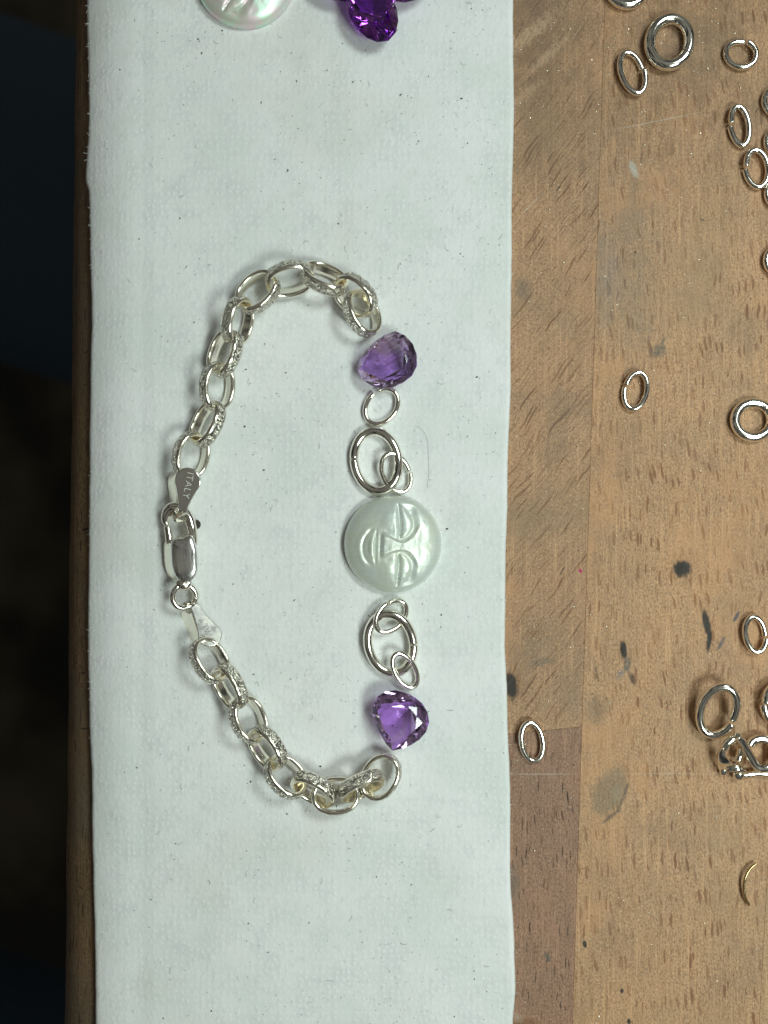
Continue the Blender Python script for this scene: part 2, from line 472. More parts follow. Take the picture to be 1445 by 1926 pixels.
EDGE_R, EDGE_D = 1.0, 0.9      # the rounded front edge of the bench: run and drop
e0, e1 = P(150, 0, -EDGE_D), P(128, 1926, -EDGE_D)
def xedge(y):
    return e0.x + (e1.x - e0.x) * (y - e0.y) / (e1.y - e0.y)
def bench_z(x, y):
    u = x - xedge(y)
    if u >= EDGE_R: return 0.0
    u = max(u, 0.0)
    return -EDGE_D * (1 - math.sqrt(max(0.0, 1 - ((EDGE_R - u) / EDGE_R) ** 2)))

bench = empty('workbench', (0, 0, -4.0))
tag(bench, 'worn beech workbench top with stains and burn marks under the white towel', 'workbench')
YL = 26.0
random.seed(3)
# front rail with its rounded, battered edge
V, F = [], []
prof = []
for k in range(15):
    a = math.pi / 2 * k / 14
    prof.append((EDGE_R * (1 - math.cos(a)), -EDGE_D * (1 - math.sin(a))))
xr = -1.2
ys = [-YL + (2 * YL) * i / 420 for i in range(421)]
for y in ys:
    xe = xedge(y)
    V.append((xr - 0.004, y, -4)); V.append((xe, y, -4))
    for (u, z) in prof:
        nz = noise.noise(Vector((u * 5, y * 1.3, 0.3))) * 0.5 + noise.noise(Vector((u * 14, y * 6, 2.3))) * 0.28
        k = max(0.0, 1 - u / EDGE_R)
        V.append((xe + u + 0.045 * nz * k, y, z + 0.06 * nz * k))
    V.append((xr - 0.006, y, 0)); V.append((xr - 0.004, y, -0.004))
m = len(prof) + 4
for i in range(len(ys) - 1):
    for k in range(m):
        k2 = (k + 1) % m
        F.append((i * m + k, (i + 1) * m + k, (i + 1) * m + k2, i * m + k2))
F.append(tuple(range(m))); F.append(tuple((len(ys) - 1) * m + k for k in range(m))[::-1])
mk('plank', V, F, M_WR, bench, origin=(0, 0, -4))

def seam(py):  # joint between the diagonal plank and the light plank
    return 1138 - 61 * py / 1926
def seam2(py):
    return 1533 - 105 * py / 1926
def plank(poly, mat):
    """a stave with chamfered arrises; poly = bench-top corners (world x, y), anticlockwise"""
    g, c = 0.0006, 0.003
    pts = [Vector((a, b)) for a, b in poly]
    n = len(pts)
    def inset(d):
        out = []
        for i in range(n):
            e1_ = (pts[i] - pts[i - 1]).normalized(); e2_ = (pts[(i + 1) % n] - pts[i]).normalized()
            n1 = Vector((-e1_.y, e1_.x)); n2 = Vector((-e2_.y, e2_.x))
            b = (n1 + n2); b = b / b.dot(n1)
            out.append(pts[i] + b * d)
        return out
    o1, o2 = inset(g), inset(g + c)
    V = [(q.x, q.y, -4) for q in o1] + [(q.x, q.y, -c) for q in o1] + [(q.x, q.y, 0) for q in o2]
    F = [tuple(range(n))[::-1]]
    for L in (0, 1):
        for i in range(n):
            j = (i + 1) % n
            F.append((L * n + i, L * n + j, (L + 1) * n + j, (L + 1) * n + i))
    F.append(tuple(2 * n + i for i in range(n)))
    return mk('plank', V, F, mat, bench, smooth=False, origin=(0, 0, -4))
def sx(fn, y):
    """x of a seam at world y"""
    py = 963 - y * PPC * CAMH / CAMZ
    return P(fn(py), py, 0).x
yj1, yj2 = P(960, 1380, 0).y, P(1094, 1367, 0).y
yj0 = yj1 + (yj1 - yj2) / (P(1094, 0, 0).x - P(960, 0, 0).x) * (P(960, 0, 0).x - xr)
xs2 = sx(seam, yj2)
plank([(xr, yj0), (xs2, yj2), (sx(seam, YL), YL), (xr, YL)], M_WA)
plank([(xr, -YL), (sx(seam, -YL), -YL), (xs2, yj2), (xr, yj0)], M_WB)
plank([(sx(seam, -YL), -YL), (sx(seam2, -YL), -YL), (sx(seam2, YL), YL), (sx(seam, YL), YL)], M_WC)
plank([(sx(seam2, -YL), -YL), (26, -YL), (26, YL), (sx(seam2, YL), YL)], M_WD)

# ================================================================ WHITE TOWEL
LE = [(-600, 158), (0, 163), (230, 167), (320, 160), (350, 168), (600, 175), (750, 172), (1000, 170), (1200, 168), (1360, 171), (1500, 178), (1926, 187), (2500, 195)]
RE = [(-600, 962), (0, 965), (200, 967), (400, 963), (700, 961), (900, 955), (1100, 951), (1200, 950), (1350, 955), (1500, 960), (1640, 960), (1790, 968), (1860, 970), (1926, 965), (2500, 960)]
def towel_top(x, y):
    z = bench_z(x, y) + ZT
    # the soft crease just before it goes over the edge
    px = x * PPC + 722.5
    z -= 0.012 * sstep(295, 262, px)
    return z
V, F = [], []
NX, NY = 190, 330
y_hi, y_lo = P(0, -420).y, P(0, 2350).y
ring = []
for j in range(NY + 1):
    y = y_hi + (y_lo - y_hi) * j / NY
    py = 963 - y * PPC
    wob = 2.0 * noise.noise(Vector((y * 1.7, 4.2, 0))) + 1.2 * noise.noise(Vector((y * 6, 1.2, 0)))
    wob2 = 0.6 * noise.noise(Vector((y * 1.9, 9.2, 0))) + 0.7 * noise.noise(Vector((y * 7, 5.2, 0)))
    xl = P(lerp_table(LE, py) + wob, py, -0.18).x
    xrr = P(lerp_table(RE, py) + wob2, py, ZT * 0.5).x
    row = []
    for i in range(NX + 1):
        u = i / NX
        # denser near the two edges
        u2 = 0.5 - 0.5 * math.cos(math.pi * u)
        u2 = 0.55 * u + 0.45 * u2
        x = xl + (xrr - xl) * u2
        d = min(x - xl, xrr - x)
        th = ZT
        top = towel_top(x, y)
        n = noise.noise(Vector((x * 0.9, y * 0.7, 1.1))) * 0.010 + noise.noise(Vector((x * 3.1, y * 2.3, 7.7))) * 0.004
        rr = 0.055
        if d < rr:
            cc = math.sqrt(max(0, 1 - (1 - d / rr) ** 2))
        else:
            cc = 1.0
        z = top - (th * 0.55) * (1 - cc) + n * min(1, d / 0.3)
        row.append(Vector((x, y, z)))
    b = []
    for x in (xrr - 0.012, (xl + xrr) / 2, xl + 0.012):
        b.append(Vector((x, y, bench_z(x, y) + (0.006 if x > -2 else 0.030))))
    ring.append(row + b)
m = NX + 4
for r_ in ring: V += r_
for j in range(NY):
    for k in range(m):
        k2 = (k + 1) % m
        F.append((j * m + k, (j + 1) * m + k, (j + 1) * m + k2, j * m + k2))
F.append(tuple(range(m))); F.append(tuple(NY * m + k for k in range(m))[::-1])
towel = tag(mk('towel', V, F, M_TOWEL), 'white folded paper towel lying along the bench front edge', 'towel')

def ground(x, y):
    """height of what lies under a point (towel or bench)"""
    py = 963 - y * PPC
    if lerp_table(LE, py) + 3 < x * PPC + 722.5 < lerp_table(RE, py) - 1:
        return towel_top(x, y)
    return bench_z(x, y)

# ================================================================ CHAIN BRACELET
chain = empty('chain_bracelet', P(480, 1010))
tag(chain, 'silver oval-link chain bracelet with lobster clasp laid open on the towel', 'bracelet')

def make_link(c, axis, side, phi, a=0.266, b=0.206, th=0.052, h=0.148, lift=0.0, seed=0):
    """oval band link: a, b outer half axes, th wall thickness, h band width; the engraved wall is the outside.
    axis and side are picture directions; the wall on that side is turned up by phi"""
    u = Vector((axis[0], -axis[1], 0)).normalized()
    sd = Vector((side[0], -side[1], 0))
    v = Vector((-u.y, u.x, 0))
    if v.dot(sd) < 0: v = -v
    z = Vector((0, 0, 1))
    ph = R(phi)
    vv = v * math.cos(ph) + z * math.sin(ph)
    nn = u.cross(vv).normalized()
    zc = ZT + b * math.sin(ph) + h / 2 * math.cos(ph) + 0.004 + lift
    C = P(c[0], c[1], zc)
    NS = 72
    hw = h / 2
    # section: (radial 0 inner..1 outer, across)
    sec = [(0.0, -0.80), (0.0, -0.3), (0.0, 0.3), (0.0, 0.80), (0.12, 0.96), (0.42, 1.0), (0.75, 0.94), (0.95, 0.72), (1.0, 0.42), (1.04, 0.14), (1.04, -0.14), (1.0, -0.42), (0.95, -0.72), (0.75, -0.94), (0.42, -1.0), (0.12, -0.96)]
    V, F, MI = [], [], []
    m = len(sec)
    for i in range(NS):
        t = 2 * math.pi * i / NS
        ct, st = math.cos(t), math.sin(t)
        ex = 0.92
        x = a * math.copysign(abs(ct) ** ex, ct); y = b * math.copysign(abs(st) ** ex, st)
        nx, ny = ct / a, st / b
        L = math.hypot(nx, ny); nx /= L; ny /= L
        for (r, s) in sec:
            d = -th * (1 - r)
            if r > 0.93:
                d += 0.009 * noise.noise(Vector((t * 7 + seed * 9, s * 3.2, seed))) + 0.006 * noise.noise(Vector((t * 17 + seed * 5, s * 7, 3 + seed)))
            V.append(C + u * (x + nx * d) + vv * (y + ny * d) + nn * (s * hw))
    for i in range(NS):
        i2 = (i + 1) % NS
        for k in range(m):
            k2 = (k + 1) % m
            F.append((i * m + k, i2 * m + k, i2 * m + k2, i * m + k2))
            MI.append(1 if (sec[k][0] > 0.93 and sec[k2][0] > 0.93) else 0)
    return mk('link', V, F, [M_WARM, M_ENGRAVED], chain, mi=MI)

LINKS = [  # centre px, long axis, engraved side that shows, roll
    ((682, 589), (34, 82), (-1, .4), 38), ((668, 556), (60, 58), (1, -1), 40), ((611, 524), (75, 34), (-.4, 1), 45), ((545, 525), (85, -20), (-.2, -1), 48),
    ((485, 549), (55, -52), (1, 1), 20), ((448, 604), (22, -88), (-1, 0), 60), ((423, 664), (-28, 85), (1, .3), 38), ((409, 727), (-10, 90), (-1, 0), 45),
    ((390, 797), (-40, 82), (1, .4), 45), ((360, 857), (-20, 85), (-1, -.2), 40),
    ((395, 1242), (45, 70), (-1, .6), 50), ((432, 1291), (42, 80), (1, -.5), 45), ((468, 1353), (38, 82), (-1, .5), 45), ((503, 1407), (48, 75), (1, -.6), 40),
    ((538, 1460), (60, 60), (-1, 1), 45), ((591, 1484), (72, 40), (.5, -1), 45), ((632, 1496), (85, -5), (0, 1), 10), ((680, 1478), (75, -36), (-.4, -1), 55), ((716, 1461), (42, -68), (1, .7), 12)]
for i, (c, ax, sd, ph) in enumerate(LINKS):
    make_link(c, ax, sd, ph, seed=i * 1.37, lift=0.05 if i in (4, 16, 18) else 0.0)

def frame_from(nrm, updir):
    n = Vector(nrm).normalized()
    y = Vector(updir); y = (y - n * y.dot(n)).normalized()
    x = y.cross(n)
    return x, y, n

def text_mesh(name, body, size, origin, xdir, nrm, mat, parent, depth=0.003):
    cu = bpy.data.curves.new(name, 'FONT')
    cu.body = body; cu.size = size; cu.align_x = 'CENTER'; cu.align_y = 'CENTER'; cu.extrude = depth; cu.space_character = 1.08
    cu.offset = -0.0022
    tmp = bpy.data.objects.new(name + '_tmp', cu)
    COL.objects.link(tmp)
    dg = bpy.context.evaluated_depsgraph_get()
    me = bpy.data.meshes.new_from_object(tmp.evaluated_get(dg))
    bpy.data.objects.remove(tmp)
    n = Vector(nrm).normalized(); x = Vector(xdir).normalized(); y = n.cross(x)
    vs = [Vector(origin) + x * v.co.x + y * v.co.y + n * v.co.z for v in me.vertices]
    fs = [tuple(p.vertices) for p in me.polygons]
    bpy.data.meshes.remove(me)
    return mk(name, vs, fs, mat, parent, smooth=False)

def leaf(outline, origin, ex, ey, n, th, mat, parent, name, bow=0.0):
    """a thin flat tongue with rounded arris; outline in cm in the (ex, ey) plane"""
    m = len(outline)
    cx = sum(a for a, b in outline) / m; cy = sum(b for a, b in outline) / m
    V, F = [], []
    for (s, z) in ((0.93, -th), (1.0, -th * 0.7), (1.0, -th * 0.25), (0.93, 0.0)):
        for (a, b) in outline:
            V.append(origin + ex * (cx + (a - cx) * s) + ey * (cy + (b - cy) * s) + n * z)
    for L in range(3):
        for i in range(m):
            j = (i + 1) % m
            F.append((L * m + i, L * m + j, (L + 1) * m + j, (L + 1) * m + i))
    F.append(tuple(range(m))[::-1]); F.append(tuple(3 * m + i for i in range(m)))
    return mk(name, V, F, mat, parent, smooth=True, flat=[len(F) - 1, len(F) - 2])

def teardrop(length, rl, neck):
    """tongue outline: lobe of radius rl at the +y end, neck half width at y = 0"""
    out = []
    for k in range(25):
        a = R(-35) + R(250) * k / 24
        out.append((rl * math.cos(a), length - rl + rl * math.sin(a)))
    # left flank down to the neck then right flank up (smooth concave)
    l0 = out[-1]
    for k in range(1, 7):
        t_ = k / 6
        w = -(neck + (abs(l0[0]) - neck) * (1 - t_) ** 1.5)
        out.append((w, l0[1] * (1 - t_)))
    r0 = out[0]
    for k in range(0, 6):
        t_ = k / 6
        w = neck + (abs(r0[0]) - neck) * t_ ** 1.5
        out.append((w, r0[1] * t_))
    return out

# upper tag, stamped ITALY
zt1 = 0.45
top1, bot1 = P(360, 880, zt1), P(343, 964, zt1 - 0.02)
x1, y1, n1 = frame_from((-0.10, -0.14, 1), top1 - bot1)
L1 = (top1 - bot1).length
tag1 = leaf(teardrop(L1, 0.142, 0.046), bot1, x1, y1, n1, 0.022, M_TAG, chain, 'tag')
tag1['label'] = 'stamped silver tag reading ITALY beside the clasp hook'
mid = bot1 + y1 * (L1 * 0.62) + n1 * 0.001
text_mesh('lettering', 'ITALY', 0.105, mid + x1 * 0.012, -y1 - x1 * 0.02, n1, M_ENGRAVE, tag1, 0.0015)
# its back tongue, folded under to the left
back = spline([P(343, 966, zt1 - 0.03), P(336, 968, zt1 - 0.08), P(330, 960, 0.24), P(326, 930, 0.22), P(323, 903, 0.22), P(329, 888, 0.23)], 6)
V, F, cp = tube(back, 0.05, 10, squash=None)
V, F, MI = [], [], []
for i, q in enumerate(back):
    T = (back[min(i + 1, len(back) - 1)] - back[max(i - 1, 0)]).normalized()
    wv = Vector((0.55, 0.1, 0.85)); wv = (wv - T * wv.dot(T)).normalized()
    nv = T.cross(wv)
    for (a, b) in ((-0.085, -0.010), (0.085, -0.010), (0.085, 0.010), (-0.085, 0.010)):
        V.append(q + wv * a + nv * b)
for i in range(len(back) - 1):
    for k in range(4):
        k2 = (k + 1) % 4
        F.append((i * 4 + k, i * 4 + k2, (i + 1) * 4 + k2, (i + 1) * 4 + k))
F += [(3, 2, 1, 0), tuple((len(back) - 1) * 4 + k for k in range(4))]
mk('tag_fold', V, F, M_WARM, tag1, smooth=False)

# lower tag, tilted so that it catches the lamp
zt2 = 0.22
top2, bot2 = P(365, 1136, zt2 + 0.04), P(403, 1212, zt2 - 0.04)
cen = (top2 + bot2) / 2
hv = ((cam.location - cen).normalized() + (LAMP_A - cen).normalized()).normalized()
hv = (hv + Vector((-0.095, -0.125, 0.0))).normalized()
x2, y2, n2 = frame_from(hv, bot2 - top2)
L2 = (bot2 - top2).length
tag2 = leaf(teardrop(L2 * 1.02, 0.130, 0.044), top2, x2, y2, n2, 0.022, M_TAG, chain, 'tag')
tag2['label'] = 'pale shining stamped tag below the clasp ring, lettering upside down'
text_mesh('lettering', 'ITALY', 0.100, top2 + y2 * (L2 * 0.62) + n2 * 0.001, -y2, n2, M_ENGRAVE_DK, tag2, 0.0012)
back = spline([P(366, 1140, zt2 + 0.0), P(356, 1140, 0.20), P(350, 1150, 0.17), P(357, 1175, 0.15), P(366, 1200, 0.15), P(374, 1215, 0.17)], 6)
V, F = [], []
for i, q in enumerate(back):
    T = (back[min(i + 1, len(back) - 1)] - back[max(i - 1, 0)]).normalized()
    wv = Vector((0.66, 0.25, 0.72)); wv = (wv - T * wv.dot(T)).normalized()
    nv = T.cross(wv)
    for (a, b) in ((-0.09, -0.010), (0.09, -0.010), (0.09, 0.010), (-0.09, 0.010)):
        V.append(q + wv * a + nv * b)
for i in range(len(back) - 1):
    for k in range(4):
        k2 = (k + 1) % 4
        F.append((i * 4 + k, i * 4 + k2, (i + 1) * 4 + k2, (i + 1) * 4 + k))
F += [(3, 2, 1, 0), tuple((len(back) - 1) * 4 + k for k in range(4))]
mk('tag_fold', V, F, M_WARM, tag2, smooth=False)

# lobster clasp (crop pixels: 6.42 per photo pixel from 280,860)
def CP(X, Y, z): return P(280 + X / 6.42, 860 + Y / 6.42, z)
body_out = [(262, 1050), (285, 1000), (340, 975), (420, 965), (480, 930), (520, 940), (560, 1010), (592, 1130), (600, 1260), (598, 1360), (570, 1440), (520, 1495), (460, 1520), (410, 1520), (350, 1480), (305, 1410), (275, 1310), (264, 1180)]
def smooth_closed(pts, n):
    m = len(pts); out = []
    pts = [Vector((a, b, 0)) for a, b in pts]
    for i in range(m):
        p0, p1, p2, p3 = pts[i - 1], pts[i], pts[(i + 1) % m], pts[(i + 2) % m]
        for k in range(n):
            t_ = k / n
            out.append(0.5 * ((2 * p1) + (p2 - p0) * t_ + (2 * p0 - 5 * p1 + 4 * p2 - p3) * t_ * t_ + (3 * p1 - p0 - 3 * p2 + p3) * t_ ** 3))
    return out
bo = smooth_closed(body_out, 4)
mb = len(bo)
cx = sum(q.x for q in bo) / mb; cy = sum(q.y for q in bo) / mb
V, F = [], []
# layers: scale, z, sideways lean (crop px): the clasp lies rolled, so its open left flank shows
LAY = [(0.80, 0.115, -85), (0.94, 0.135, -88), (1.0, 0.17, -80), (0.985, 0.23, -45), (1.0, 0.30, -8), (0.985, 0.335, 0), (0.93, 0.365, 2), (0.82, 0.385, 4), (0.60, 0.395, 6), (0.3, 0.40, 8)]
for (s, z, lean) in LAY:
    for q in bo:
        V.append(CP(cx + (q.x - cx) * s + lean, cy + (q.y - cy) * (s * 0.3 + 0.7 if s > 0.9 else s * 0.8 + 0.18), z))
for L in range(len(LAY) - 1):
    for i in range(mb):
        j = (i + 1) % mb
        F.append((L * mb + i, (L + 1) * mb + i, (L + 1) * mb + j, L * mb + j))
F.append(tuple(range(mb))); F.append(tuple((len(LAY) - 1) * mb + i for i in range(mb))[::-1])
clasp = mk('clasp', V, F, [M_BRUSHED, M_WARM], chain, mi=[1 if k < 4 * mb else 0 for k in range(len(F) - 2)] + [1, 0])
clasp['label'] = 'lobster clasp body with brushed face'
hook = spline([CP(545, 1060, 0.29), CP(540, 960, 0.29), CP(522, 850, 0.29), CP(490, 740, 0.28), CP(430, 645, 0.27), CP(345, 600, 0.25), CP(265, 615, 0.24), CP(215, 690, 0.23), CP(205, 770, 0.22), CP(225, 815, 0.22)], 7)
rr = [0.050 + 0.020 * math.sin(math.pi * min(1, i / (len(hook) - 1) * 1.05)) - 0.02 * (i / (len(hook) - 1)) ** 3 for i in range(len(hook))]
rr = [r_ * (0.85 + 0.25 * sstep(0.45, 0.85, i / (len(rr) - 1))) for i, r_ in enumerate(rr)]
V, F, cp = tube(hook, rr, 16)
mk('hook', V, F, M_SILVER, clasp, flat=cp)
gate = spline([CP(225, 838, 0.23), CP(238, 920, 0.235), CP(250, 1000, 0.24), CP(258, 1050, 0.25)], 5)
V, F, cp = tube(gate, [0.040 + 0.012 * (i / (len(gate) - 1)) for i in range(len(gate))], 10, squash=(1, 0.9))
mk('gate_lever', V, F, M_WARM, clasp, flat=cp)
# black thumb piece of the lever
V, F = [], []
for z in (0.15, 0.24):
    for k in range(13):
        a = -math.pi / 2 + math.pi * k / 12
        V.append(CP(572 + 56 * math.cos(a), 812 + 58 * math.sin(a), z))
    V.append(CP(520, 830, z))
m = 14
for k in range(m):
    F.append((k, (k + 1) % m, m + (k + 1) % m, m + k))
F += [tuple(range(m))[::-1], tuple(m + k for k in range(m))]
tp = mk('thumb_piece', V, F, M_DARK, clasp, smooth=False)
# loop at the foot of the clasp
V, F, cp = tube(spline([CP(360, 1500, 0.3), CP(400, 1545, 0.31), CP(450, 1560, 0.3), CP(490, 1520, 0.28)], 6), 0.05, 10, squash=(1, 0.8))
mk('foot_loop', V, F, M_WARM, clasp, flat=cp)

def ring_pts(c, a, b, rot, gap_at=0.0, gap=4.0, tilt=(0, 0), helix=0.0, n=64):
    """wire centre line of an oval ring; a, b half axes (cm), rot: picture angle of axis a (deg, clockwise from +x), gap_at: picture angle of the cut,
    tilt: (picture azimuth of the raised side, degrees)"""
    pts = []
    az, ti = tilt
    ax = Matrix.Rotation(R(ti), 3, Vector((math.sin(R(-az)), -math.cos(R(-az)), 0))) if ti else Matrix.Identity(3)
    # direction az is raised: rotate about the horizontal axis perpendicular to az
    r0 = R(-rot)
    g0 = R(-gap_at)
    for i in range(n + 1):
        t_ = g0 + R(gap / 2) + (2 * math.pi - R(gap)) * i / n
        # t_ is the polar angle in the world; find the ellipse point there
        d = t_ - r0
        k = 1 / math.sqrt((math.cos(d) / a) ** 2 + (math.sin(d) / b) ** 2)
        q = Vector((k * math.cos(t_), k * math.sin(t_), helix * (i / n - 0.5)))
        pts.append(ax @ q)
    nrm = ax @ Vector((0, 0, 1))
    zmin = min(q.z for q in pts)
    return pts, nrm, zmin

def jump_ring(name, c, ha, hb, rot, wire, label, group, gap_at=0, gap=5, tilt=(0, 0), helix=0.0, base=0.0, lift=0.0, mat=None, parent=None):
    """c centre px, ha/hb outer half axes px, wire diameter px"""
    w = wire / PPC / 2
    w *= 1.20
    a, b = ha / PPC - w, hb / PPC - w
    pts, nrm, zmin = ring_pts(c, a, b, rot, gap_at, gap, tilt, helix)
    zc = base + w - zmin + lift + 0.002
    C = P(c[0], c[1], zc)
    V, F, cp = tube([C + q for q in pts], w, 14, N=nrm)
    o = mk(name, V, F, mat or M_SILVER, parent, flat=cp)
    if parent is None:
        tag(o, label, 'jump ring', group)
    elif label:
        o['label'] = label
    return o

# connector ring of the clasp
jump_ring('connector_ring', (347, 1122), 28, 28, 90, 10.5, None, None, gap_at=5, gap=3, tilt=(180, 28), base=ZT, lift=0.06, mat=M_SILVER, parent=chain)

# ================================================================ LAID-OUT RINGS, STONES AND MOON BETWEEN THE CHAIN ENDS
G1 = 'jump rings laid out between the chain ends'
jump_ring('jump_ring', (718, 764), 41, 32, -52, 8.2, 'thin oval jump ring touching the foot of the upper purple stone', G1, gap_at=248, gap=14, helix=0.03, base=ZT)
jump_ring('jump_ring', (708, 867), 65, 50, 80, 14.5, 'large oval silver jump ring just above the moon face stone', G1, gap_at=185, gap=1.6, base=ZT, tilt=(0, 5))
jump_ring('jump_ring', (745, 889), 43, 30, 62, 8.0, 'thin ring hooked through the large ring above the moon face stone', G1, gap_at=-4, gap=8, tilt=(-150, 15), helix=0.03, base=ZT, lift=0.012)
jump_ring('jump_ring', (735, 1210), 65, 51, 78, 15.0, 'large oval silver jump ring below the moon face stone', G1, gap_at=3, gap=1.6, base=ZT, tilt=(-90, 4), lift=0.01)
jump_ring('jump_ring', (736, 1159), 40, 28, -42, 8.2, 'thin ring at the top of the large ring below the moon face stone', G1, gap_at=-105, gap=5, tilt=(160, 20), helix=0.03, base=ZT, lift=0.012)
jump_ring('jump_ring', (762, 1261), 43, 24, 60, 8.4, 'thin narrow ring hooked between the lower large ring and the lower purple stone', G1, gap_at=150, gap=4, tilt=(-140, 16), helix=0.03, base=ZT, lift=0.012)

# ---- gems
def gem_mat(name, col, ior=1.55, zoned=False):
    t = NT(name)
    o = t.obj()
    c = t.mix(t.ramp(t.noise(o, 4.0, 3), 0.35, 0.7), col, tuple(min(1, c * 1.35 + 0.05) for c in col))
    if zoned:   # growth zoning: a greyer chevron-banded tip
        sp = t.n('ShaderNodeSeparateXYZ'); t.l(o, sp.inputs[0])
        ch = t.math('SUBTRACT', sp.outputs[1], t.math('MULTIPLY', t.math('ABSOLUTE', t.math('ADD', sp.outputs[0], 0.02)), 0.55))
        c = t.mix(t.ramp(ch, 0.02, 0.08, 0, 0.85), c, (0.62, 0.52, 0.60))
        band = t.math('SINE', t.math('MULTIPLY', ch, 110.0))
        c = t.mix(t.math('MULTIPLY', t.ramp(band, 0.3, 0.9, 0, 0.55), t.ramp(ch, -0.14, -0.02)), c, (0.42, 0.25, 0.34))
    t.base(c)
    t.set(Roughness=0.015, IOR=ior)
    t.b.inputs['Transmission Weight'].default_value = 1.0
    return t.m
M_AM1 = gem_mat('amethyst', (0.49, 0.34, 0.65), zoned=True)
M_AM2 = gem_mat('amethyst_clear', (0.58, 0.37, 0.76))
M_AM3 = gem_mat('amethyst_deep', (0.27, 0.05, 0.46))

def resample_closed(pts, n):
    pts = [Vector((a, b)) for a, b in pts]
    L = [0]
    for i in range(len(pts)):
        L.append(L[-1] + (pts[(i + 1) % len(pts)] - pts[i]).length)
    out = []
    for k in range(n):
        s = L[-1] * k / n
        for i in range(len(pts)):
            if L[i + 1] >= s:
                t_ = (s - L[i]) / (L[i + 1] - L[i])
                out.append(pts[i].lerp(pts[(i + 1) % len(pts)], t_)); break
    return out

def gem(name, outline_px, culet_px, table_px, mat, label, up='crown', crown=0.12, pav=0.27, gird=0.018, tab=0.58, tilt=None, group=None, base=ZT, nseg=16):
    """faceted stone: outline traced round the girdle (first point = tip), real crown, girdle and pavilion"""
    zg = base + (pav if up == 'crown' else crown) + 0.01
    G = [P(q.x, q.y, zg) for q in resample_closed(outline_px, nseg)]
    cul = P(culet_px[0], culet_px[1], zg); ctr = P(table_px[0], table_px[1], zg)
    s = 1 if up == 'crown' else -1
    zup = Vector((0, 0, s))
    hn = nseg // 2
    V = []
    def add(v): V.append(Vector(v)); return len(V) - 1
    gu = [add(g + zup * gird / 2) for g in G]
    gl = [add(g - zup * gird / 2) for g in G]
    tb = [add(ctr + (G[2 * j] - ctr) * tab + zup * crown) for j in range(hn)]
    km = []
    for j in range(hn):
        g = G[2 * j + 1]
        km.append(add(ctr + (g - ctr) * (tab + (1 - tab) * 0.48) + zup * crown * 0.64))
    pm = []
    for j in range(hn):
        g = G[2 * j + 1]
        pm.append(add(cul + (g - cul) * 0.62 - zup * pav * 0.46))
    cu = add(cul - zup * pav)
    F = []
    for j in range(hn):
        j2 = (j + 1) % hn
        a, b, c = 2 * j, 2 * j + 1, (2 * j + 2) % nseg
        F.append((tb[j], km[j], tb[j2]))
        F.append((tb[j], km[j - 1], gu[a])); F.append((tb[j], gu[a], km[j]))
        F.append((km[j], gu[a], gu[b])); F.append((km[j], gu[b], gu[c]))
        F.append((cu, pm[j], gl[a])); F.append((cu, gl[a], pm[j - 1]))
        F.append((pm[j], gl[b], gl[a])); F.append((pm[j], gl[c], gl[b]))
    for i in range(nseg):
        i2 = (i + 1) % nseg
        F.append((gu[i], gl[i], gl[i2], gu[i2]))
    F.append(tuple(tb))
    if tilt:
        Rm = Matrix.Rotation(R(tilt[1]), 3, Vector((math.sin(R(-tilt[0])), -math.cos(R(-tilt[0])), 0)))
        c0 = sum(G, Vector()) / nseg
        V = [c0 + Rm @ (v - c0) for v in V]
        dz = base + 0.003 - min(v.z for v in V)
        V = [v + Vector((0, 0, dz)) for v in V]
    o = mk(name, V, F, mat, smooth=False)
    # consistent outward normals
    import bmesh
    bm = bmesh.new(); bm.from_mesh(o.data)
    bmesh.ops.recalc_face_normals(bm, faces=bm.faces[:])
    bm.to_mesh(o.data); bm.free()
    return tag(o, label, 'gemstone', group)

def cpx(pts, ox, oy, s): return [(ox + a / s, oy + b / s) for a, b in pts]
up_out = cpx([(850, 195), (700, 235), (560, 315), (400, 440), (270, 590), (200, 720), (190, 850), (240, 975), (350, 1075), (520, 1155), (700, 1185), (900, 1130), (1080, 1030), (1185, 920), (1235, 770), (1230, 650), (1180, 470), (1090, 330), (980, 250)], 650, 600, 9.03)
lo_out = cpx([(560, 1275), (690, 1250), (850, 1190), (1000, 1110), (1130, 1000), (1210, 860), (1235, 720), (1200, 560), (1110, 420), (980, 310), (820, 230), (640, 185), (480, 190), (330, 260), (230, 370), (190, 500), (195, 640), (240, 780), (330, 960), (430, 1130), (500, 1230)], 680, 1280, 9.63)
gem('pear_stone', up_out, (754, 688), (727, 680), M_AM1, 'purple pear-cut stone, point up, below the upper chain end', 'crown', crown=0.09, pav=0.25, tab=0.70, tilt=(10, 12), nseg=16, group='pear-cut purple stones')
gem('pear_stone', lo_out, (770, 1336), (748, 1356), M_AM2, 'brighter purple pear-cut stone, point down, above the lower chain end', 'crown', crown=0.09, pav=0.27, tab=0.66, tilt=(20, 8), nseg=18, group='pear-cut purple stones')
